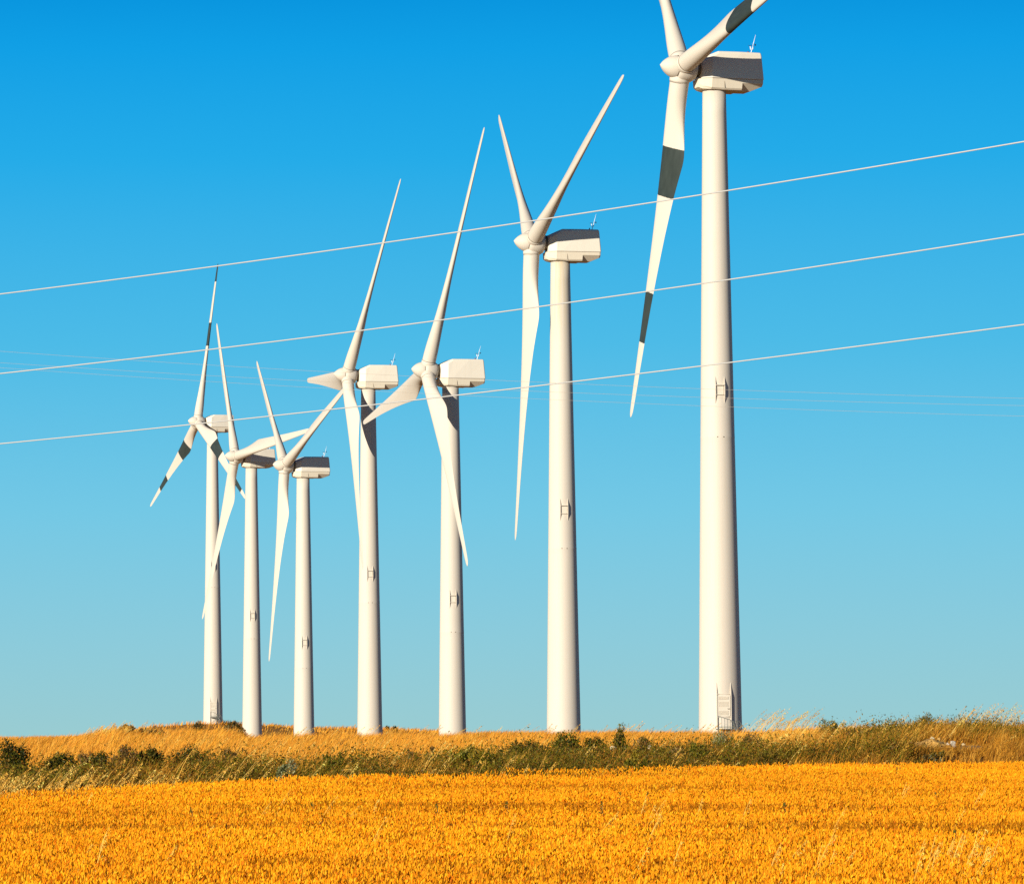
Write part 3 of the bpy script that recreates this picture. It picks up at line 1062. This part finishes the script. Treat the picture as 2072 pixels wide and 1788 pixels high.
def upper_sec(x, w, zt, ch, xt=None, wt=None, z0=-.745):
    xt = x if xt is None else xt
    wt = w if wt is None else wt
    lx = lambda z: x + (xt - x) * (z - z0) / (zt - z0)
    P = [(w, z0), (w * .999, z0 + .05), (wt, zt - ch), (wt - ch * .9, zt), (-wt + ch * .9, zt), (-wt, zt - ch), (-w * .999, z0 + .05), (-w, z0)]
    return [(lx(z), y, z) for y, z in P]


mb.loft([upper_sec(1.12, .62, .52, .20), upper_sec(1.06, .74, .60, .22), upper_sec(.56, 1.13, .86, .22, .50, 1.10), upper_sec(.06, 1.15, 1.05, .14, None, 1.09),
         upper_sec(-1.4, 1.155, 1.06, .11, None, 1.145), upper_sec(-3.02, 1.155, 1.05, .10, -2.86, 1.13),
         upper_sec(-3.08, 1.08, .98, .12, -2.93, 1.05)], False)
PARTS['nacelle'] = soften(mb.mesh('nacelle', M_NAC), .05)
mb = MB()


def lower_sec(x, w, wm, zm, wb, zb, z0=-.757, xb=None):
    xb = x if xb is None else xb
    lx = lambda z: x + (xb - x) * (z - z0) / (zb - z0)
    P = [(w, z0), (w - .012, z0 - .06), (wm, zm), (wb, zb), (-wb, zb), (-wm, zm), (-w + .012, z0 - .06), (-w, z0)]
    return [(lx(z), y, z) for y, z in P]


mb.loft([lower_sec(1.28, .55, .50, -1.1, .42, -1.28), lower_sec(1.04, .74, .66, -1.22, .55, -1.40), lower_sec(.56, 1.11, 1.0, -1.34, .86, -1.45),
         lower_sec(-.3, 1.125, 1.04, -1.36, .95, -1.47), lower_sec(-1.55, 1.125, 1.04, -1.36, .95, -1.47), lower_sec(-1.57, 1.125, 1.09, -1.0, .58, -1.46),
         lower_sec(-2.3, 1.125, 1.09, -1.0, .58, -1.46), lower_sec(-2.93, 1.125, 1.09, -1.0, .87, -1.2), lower_sec(-3.03, 1.08, 1.05, -1.0, .85, -1.16)], False)
PARTS['nacelle_belly'] = soften(mb.mesh('belly_cover', M_NACB), .03)
mb = MB()
mb.box((-.32, -1.1, -1.36), (-.30, -1.085, -.80))
mb.box((-.32, 1.085, -1.36), (-.30, 1.1, -.80))
mb.box((-3.0, -1.130, -.762), (.54, 1.130, -.740))
PARTS['belly_seam'] = mb.mesh('seam', M_SEAM)
mb = MB()
mb.tube([(1.0, 0, 0), (1.8, 0, .06)], [.58, .62], 28)
PARTS['main_shaft_cover'] = mb.mesh('shaft_cover', M_SEAM)

# mast on the nacelle roof
mb = MB()
bx, bz = -2.58, 1.02
ln = lambda t: (bx - .30 * t, 0, bz + 1.06 * t)
mb.tube([ln(0), ln(.45)], .028, 8)
mb.tube([ln(.45), ln(1.3)], [.022, .012], 8)
mb.tube([ln(.36), (bx - .02, 0, bz + .40), (bx + .0, 0, bz + .60)], .026, 8)
mb.tube([ln(.36), (bx - .19, .03, bz + .45), ln(.60)], .024, 8)
mb.tube([(bx, 0, bz), (bx + .12, 0, bz + .03), (bx + .14, 0, bz + .1)], .014, 6)
PARTS['weather_mast'] = mb.mesh('weather_mast', M_MAST)
mb = MB()
mb.tube([(bx, 0, bz + .60), (bx, 0, bz + .66)], .02, 8)
for a in (0, 2.1, 4.2):
    mb.tube([(bx, 0, bz + .65), (bx + .09 * math.cos(a), .09 * math.sin(a), bz + .65)], .006, 5)
    mb.revolve([(.003, bz + .62), (.028, bz + .64), (.03, bz + .67)], 8)
    k = len(mb.v) - 24
    for i in range(k, len(mb.v)):
        p = mb.v[i]
        mb.v[i] = (p[0] + bx + .1 * math.cos(a), p[1] + .1 * math.sin(a), p[2])
PARTS['anemometer'] = mb.mesh('anemometer', M_BLACK)
mb = MB()
vx, vz = bx - .2, bz + .70
mb.tube([(vx + .05, 0, vz), (vx - .16, 0, vz + .01)], .008, 6)
mb.box((vx - .20, -.006, vz - .05), (vx - .12, .006, vz + .07))
PARTS['wind_vane'] = mb.mesh('wind_vane', M_BLACK)
mb = MB()
mb.revolve([(.02, bz + .10), (.042, bz + .11), (.046, bz + .2), (.035, bz + .25), (.01, bz + .27)], 12)
for i, p in enumerate(mb.v):
    mb.v[i] = (p[0] + bx + .16, p[1], p[2])
PARTS['beacon_lamp'] = mb.mesh('beacon_lamp', M_LAMP)

# hub, nose cone (local +X along the shaft, origin at the rotor centre)
mb = MB()
mb.revolve([(.50, -.98), (.72, -.92), (.88, -.68), (.945, -.3), (.95, 0), (.92, .14), (.85, .27), (.775, .335), (.5, .342)], 48, 'x')
HUBMB = mb
mb = MB()
prof = [(.755, .35)]
for t in np.linspace(.06, 1, 14):
    prof.append((max(.755 * (1 - t ** 1.9) ** .8, .02), .345 + (NOSE - .345) * t))
mb.revolve(prof, 40, 'x')
PARTS['nose_cone'] = mb.mesh('nose_cone', M_BLADE)
mb = MB()
mb.revolve([(.72, .322), (.782, .330), (.782, .352), (.72, .358)], 40, 'x')
PARTS['nose_seam'] = mb.mesh('seam_ring', M_SEAM)


# blade: local Z outwards, X towards the leading edge, -Y upwind
def blade_mesh(name, mat):
    st = [(.45, 1.26, 1.26, 0), (.93, 1.26, 1.26, 0), (.98, 1.26, 1.26, 0), (1.6, 1.26, 1.25, 0), (2.2, 1.27, 1.22, .06), (3.0, 1.38, 1.14, .25), (3.8, 1.58, 1.04, .5), (4.6, 1.82, .94, .75),
          (5.3, 2.02, .86, .93), (5.75, 2.10, .81, 1), (6.05, 2.11, .78, 1), (6.4, 2.06, .745, 1), (7.2, 1.94, .67, 1), (8.5, 1.77, .57, 1), (10, 1.60, .48, 1), (12, 1.39, .39, 1),
          (14, 1.20, .325, 1), (16, 1.02, .265, 1), (18, .87, .215, 1), (20, .73, .17, 1), (21.5, .63, .14, 1), (22.6, .55, .115, 1), (23.1, .46, .095, 1), (23.35, .32, .065, 1), (23.5, .10, .02, 1)]
    tw = lambda r: np.interp(r, [0, 2, 4, 6, 8.5, 11, 14, 18, 23.5], [27, 26, 24, 20, 13.5, 9, 5.5, 2.5, 1])
    A = np.array(st)
    rr = np.concatenate([[.45, .93, .98], np.linspace(1.2, 22.6, 96), [22.9, 23.1, 23.25, 23.38, 23.46, 23.5]])
    cols = []
    for q in (1, 2, 3):
        sm_ = np.mean([np.interp(np.clip(rr + o * (rr > 1) * (rr < 22.3), .5, 23.5), A[:, 0], A[:, q]) for o in np.linspace(-.42, .42, 9)], 0)
        cols.append(sm_)
    st = list(zip(rr, *cols))
    n = 36
    rings = []
    for r, c, t, b in st:
        lead = .63 - .46 * r / 23.5
        if r > 22.6:
            lead = (.63 - .46 * 22.6 / 23.5) - (.55 - c) * .35
        be = math.radians(float(tw(r)))
        ring = []
        for k in range(n):
            th = 2 * math.pi * k / n
            xc = .5 * (1 - math.cos(th))                       # 0 at the leading edge, 1 at the trailing edge
            yc = .5 * math.sin(th)
            s = math.copysign(1, math.sin(th)) if abs(math.sin(th)) > 1e-6 else 0
            af = s * 5 * (.2969 * math.sqrt(xc) - .126 * xc - .3516 * xc ** 2 + .2843 * xc ** 3 - .1036 * xc ** 4)
            camber = .05 * 4 * xc * (1 - xc) * b
            yy = (1 - b) * yc + b * af
            X = lead - xc * c
            Yt = (yy * t + camber * c * .5)                    # + = suction side (downwind)
            # turn by the twist: leading edge goes upwind (-Y)
            ring.append((X * math.cos(be) + Yt * math.sin(be), -X * math.sin(be) + Yt * math.cos(be), r))
        rings.append(ring)
    mb = MB()
    mb.loft(rings, True)
    return mb.mesh(name, mat)


PARTS['blade'] = blade_mesh('blade', M_BLADE)
mb = MB()
mb.revolve([(.60, .94), (.646, .945), (.646, .975), (.60, .98)], 40)
PARTS['root_seam'] = mb.mesh('root_seam', M_SEAM)
PARTS['tower'] = tower_mesh(M_TOWER, 'tower')
PARTS['tower_stained'] = tower_mesh(M_TOWER_STAINED, 'stained_tower')

LABELS = [
    'leftmost wind turbine, with dark bands on its blades and a metal stair at its foot',
    'white wind turbine second from the left, its right blade crossing behind the third one',
    'plain white wind turbine third from the left, the shortest and nearest the banded left one',
    'white wind turbine in the middle with one blade pointing left behind its nose',
    'white wind turbine fifth from left, one blade crossing its tower and one pointing low left',
    'second largest wind turbine, plain blades in a Y and shaded nacelle top',
    'largest wind turbine at the right, with dark banded blades and a door at its foot']
HATCH_DIR = math.radians(7.5)
for i, (tx, ty, tz, yaw, az) in enumerate(TB):
    rz = math.pi + yaw
    root = tag(empty('wind_turbine', (tx, ty, tz - HUB_H), rz), LABELS[i], 'wind turbine', 'white wind turbines in a row')
    tw = link('tower', PARTS['tower_stained' if i == 5 else 'tower'], root)
    tw.rotation_euler = (0, 0, HATCH_DIR - rz)
    for nm, key in (('hatch_frame', 'hatch_frame'), ('hatch_panel', 'hatch_panel'), ('lifting_lug', 'lug_a'), ('lifting_lug', 'lug_b')):
        link(nm, PARTS[key], tw)
    if i in (0, 6):
        link('door_frame', PARTS['door_frame'], tw)
        d = link('door', PARTS['door'], root)
        d.rotation_euler = (0, 0, HATCH_DIR - rz)
        link('handle', PARTS['door_handle'], d)
        s = link('stair', PARTS['stair'], root)
        s.rotation_euler = (0, 0, HATCH_DIR - rz)
        link('steps', PARTS['stair_step'], s)
        link('handrail', PARTS['handrail'], s)
    nac = link('nacelle', PARTS['nacelle'], root)
    nac.location = (0, 0, HUB_H)
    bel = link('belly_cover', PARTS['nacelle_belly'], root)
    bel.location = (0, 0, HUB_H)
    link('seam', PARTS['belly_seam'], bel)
    sh = link('shaft_cover', PARTS['main_shaft_cover'], root)
    sh.location = (0, 0, HUB_H)
    ms = link('weather_mast', PARTS['weather_mast'], root)
    ms.location = (0, 0, HUB_H)
    link('anemometer', PARTS['anemometer'], ms)
    link('wind_vane', PARTS['wind_vane'], ms)
    bl_ = link('beacon_lamp', PARTS['beacon_lamp'], root)
    bl_.location = (0, 0, HUB_H)
    # rotor
    hubm = Matrix.Translation((OVERHANG, 0, HUB_H)) @ Matrix.Rotation(-TILT, 4, 'Y')
    hm = MB()
    hm.add(HUBMB.v, HUBMB.f, True)
    for k in range(3):
        th = az + k * 2 * math.pi / 3
        d = Vector((-math.sin(CONE), math.sin(th) * math.cos(CONE), math.cos(th) * math.cos(CONE)))
        hm.tube([d * .2, d * .80, d * .935, d * .945], [.66, .66, .655, .60], 36)
    hb = hm.build('hub', M_BLADE, root)
    hb.matrix_local = hubm
    ns = link('nose_cone', PARTS['nose_cone'], root)
    ns.matrix_local = hubm
    link('seam_ring', PARTS['nose_seam'], ns)
    a = Vector((math.cos(TILT), 0, math.sin(TILT)))
    h_ = Vector((0, 1, 0))
    u = Vector((-math.sin(TILT), 0, math.cos(TILT)))
    for k in range(3):
        th = az + k * 2 * math.pi / 3
        d = math.cos(th) * u + math.sin(th) * h_
        t_ = -math.sin(th) * u + math.cos(th) * h_
        d2 = math.cos(CONE) * d - math.sin(CONE) * a
        a2 = math.cos(CONE) * a + math.sin(CONE) * d
        mt = Matrix(((t_[0], -a2[0], d2[0], OVERHANG), (t_[1], -a2[1], d2[1], 0), (t_[2], -a2[2], d2[2], HUB_H), (0, 0, 0, 1)))
        b_ = link('blade', PARTS['blade'], root)
        b_.matrix_local = mt
        if i in (0, 6):
            which = ((2, 1, 0) if i == 0 else (2, 1, 0))[k]
            b_.material_slots[0].link = 'OBJECT'
            b_.material_slots[0].material = M_BAND[which]
            b_['label'] = 'white blade with two dark bands'
        link('root_seam', PARTS['root_seam'], b_)

# ------------------------------------------------------------------ overhead cables
NEAR_C = [
    ('uppermost of the three pale cables rising to the right', [(0, 595), (442, 538), (780, 491), (1085, 446), (1470, 386), (1772, 337), (2072, 287)]),
    ('middle of the three pale cables rising to the right', [(0, 756), (420, 708), (740, 666), (1085, 621), (1470, 568), (1772, 522), (2072, 473)]),
    ('lowest of the three pale cables rising to the right', [(0, 898), (383, 859), (770, 816), (1110, 777), (1480, 735), (1772, 697), (2072, 655)])]
FAR_C = [
    ('uppermost of the three faint thin wires falling to the right', [(0, 711), (429, 738), (701, 754.5), (889, 763.5), (1415, 787), (1483, 789), (2072, 805.5)]),
    ('middle of the three faint thin wires falling to the right', [(0, 734), (429, 759), (701, 775.7), (890, 783), (1415, 803.6), (1483, 806), (2072, 820.5)]),
    ('lowest of the three faint thin wires falling to the right', [(0, 744), (429, 772), (701, 788), (892, 797), (1415, 821), (1483, 824), (2072, 841.5)])]


def cable(label, name, pts, dl, dr, rad, mat, group):
    P = []
    for px, py in pts:
        # the cable hangs in one upright plane: distance follows from where the line of sight crosses it
        xl, xr = float(x_at(0, 750, dl)), float(x_at(2072, 750, dr))
        rr = ray(px, py)
        kx = float(rr[0] / rr[1])
        s = (kx * dl - xl) / ((xr - xl) - kx * (dr - dl))
        Yd = dl + s * (dr - dl)
        P.append((s, float(rr[2] / rr[1]) * Yd))
    P = np.array(P)
    co = np.polyfit(P[:, 0], P[:, 1], 2)
    ss = np.linspace(-2.2, 3.2, 120)
    mb = MB()
    mb.tube([(xl + (xr - xl) * s, dl + (dr - dl) * s, float(np.polyval(co, s))) for s in ss], rad, 8)
    return tag(mb.build(name, mat), label, 'cable', group)


for (lab, pts), dl, dr in zip(NEAR_C, (58, 60, 62), (49, 51, 53)):
    cable(lab, 'power_cable', pts, dl, dr, .0082, M_CABLE, 'pale power cables above the field')
for (lab, pts), dl, dr in zip(FAR_C, (165, 170, 175), (150, 155, 160)):
    cable(lab, 'power_cable', pts, dl, dr, .0038, M_WIRE, 'faint wires in front of the turbines')

# ------------------------------------------------------------------ light and sky
SUN_AZ, SUN_EL = math.radians(36), math.radians(14.5)      # azimuth: to the left of straight behind the camera
sd = Vector((-math.sin(SUN_AZ) * math.cos(SUN_EL), -math.cos(SUN_AZ) * math.cos(SUN_EL), math.sin(SUN_EL)))
sun = bpy.data.lights.new('sun', 'SUN')
sun.energy = 4.6
sun.angle = math.radians(.5)
sun.color = (1, .94, .82)
so = bpy.data.objects.new('sun', sun)
col.objects.link(so)
so.rotation_euler = sd.to_track_quat('Z', 'Y').to_euler()

w = bpy.data.worlds.new('World')
scene.world = w
w.use_nodes = True
nt = w.node_tree
bg = nt.nodes['Background']
sky = N(nt, 'ShaderNodeTexSky', sky_type='NISHITA')
sky.sun_disc = False
sky.sun_elevation = SUN_EL
sky.sun_rotation = math.atan2(sd.x, sd.y)
sky.air_density, sky.dust_density, sky.ozone_density = 1.0, .6, 2.0


def lin(c):
    return tuple(((v / 255) / 12.92 if v / 255 <= .04045 else ((v / 255 + .055) / 1.055) ** 2.4) for v in c)


# the air of the photograph: pale turquoise at the horizon, strong azure a few degrees up
tcw = N(nt, 'ShaderNodeTexCoord').outputs['Generated']
sepw = N(nt, 'ShaderNodeSeparateXYZ')
nt.links.new(tcw, sepw.inputs[0])
el = mathn(nt, 'MULTIPLY', sepw.outputs[2], 2.0)
SKY = [(0.0, (153, 204, 210)), (.04, (140, 203, 219)), (.10, (115, 200, 229)), (.175, (76, 187, 231)), (.26, (34, 171, 232)), (.31, (12, 159, 229)), (.337, (2, 147, 221)), (.45, (0, 104, 185)), (.7, (0, 62, 130)), (1.0, (0, 40, 95))]
grad = ramp(nt, el, [(p, tuple(v / 2 ** .6 for v in lin(c))) for p, c in SKY])
tenx = N(nt, 'ShaderNodeVectorMath', operation='SCALE')
tenx.inputs[3].default_value = 10.0
nt.links.new(grad, tenx.inputs[0])
mixw = mixc(nt, .004, tenx.outputs[0], sky.outputs[0])
nt.links.new(mixw, bg.inputs['Color'])
bg.inputs['Strength'].default_value = .1

# ------------------------------------------------------------------ render settings
scene.render.engine = 'CYCLES'
scene.view_settings.view_transform = 'Standard'
scene.view_settings.look = 'None'
scene.view_settings.exposure = 0.6
scene.view_settings.gamma = 1
scene.view_settings.use_curve_mapping = False
scene.cycles.max_bounces = 6
scene.cycles.transparent_max_bounces = 8
scene.cycles.filter_width = 1.5
scene.cycles.use_denoising = False
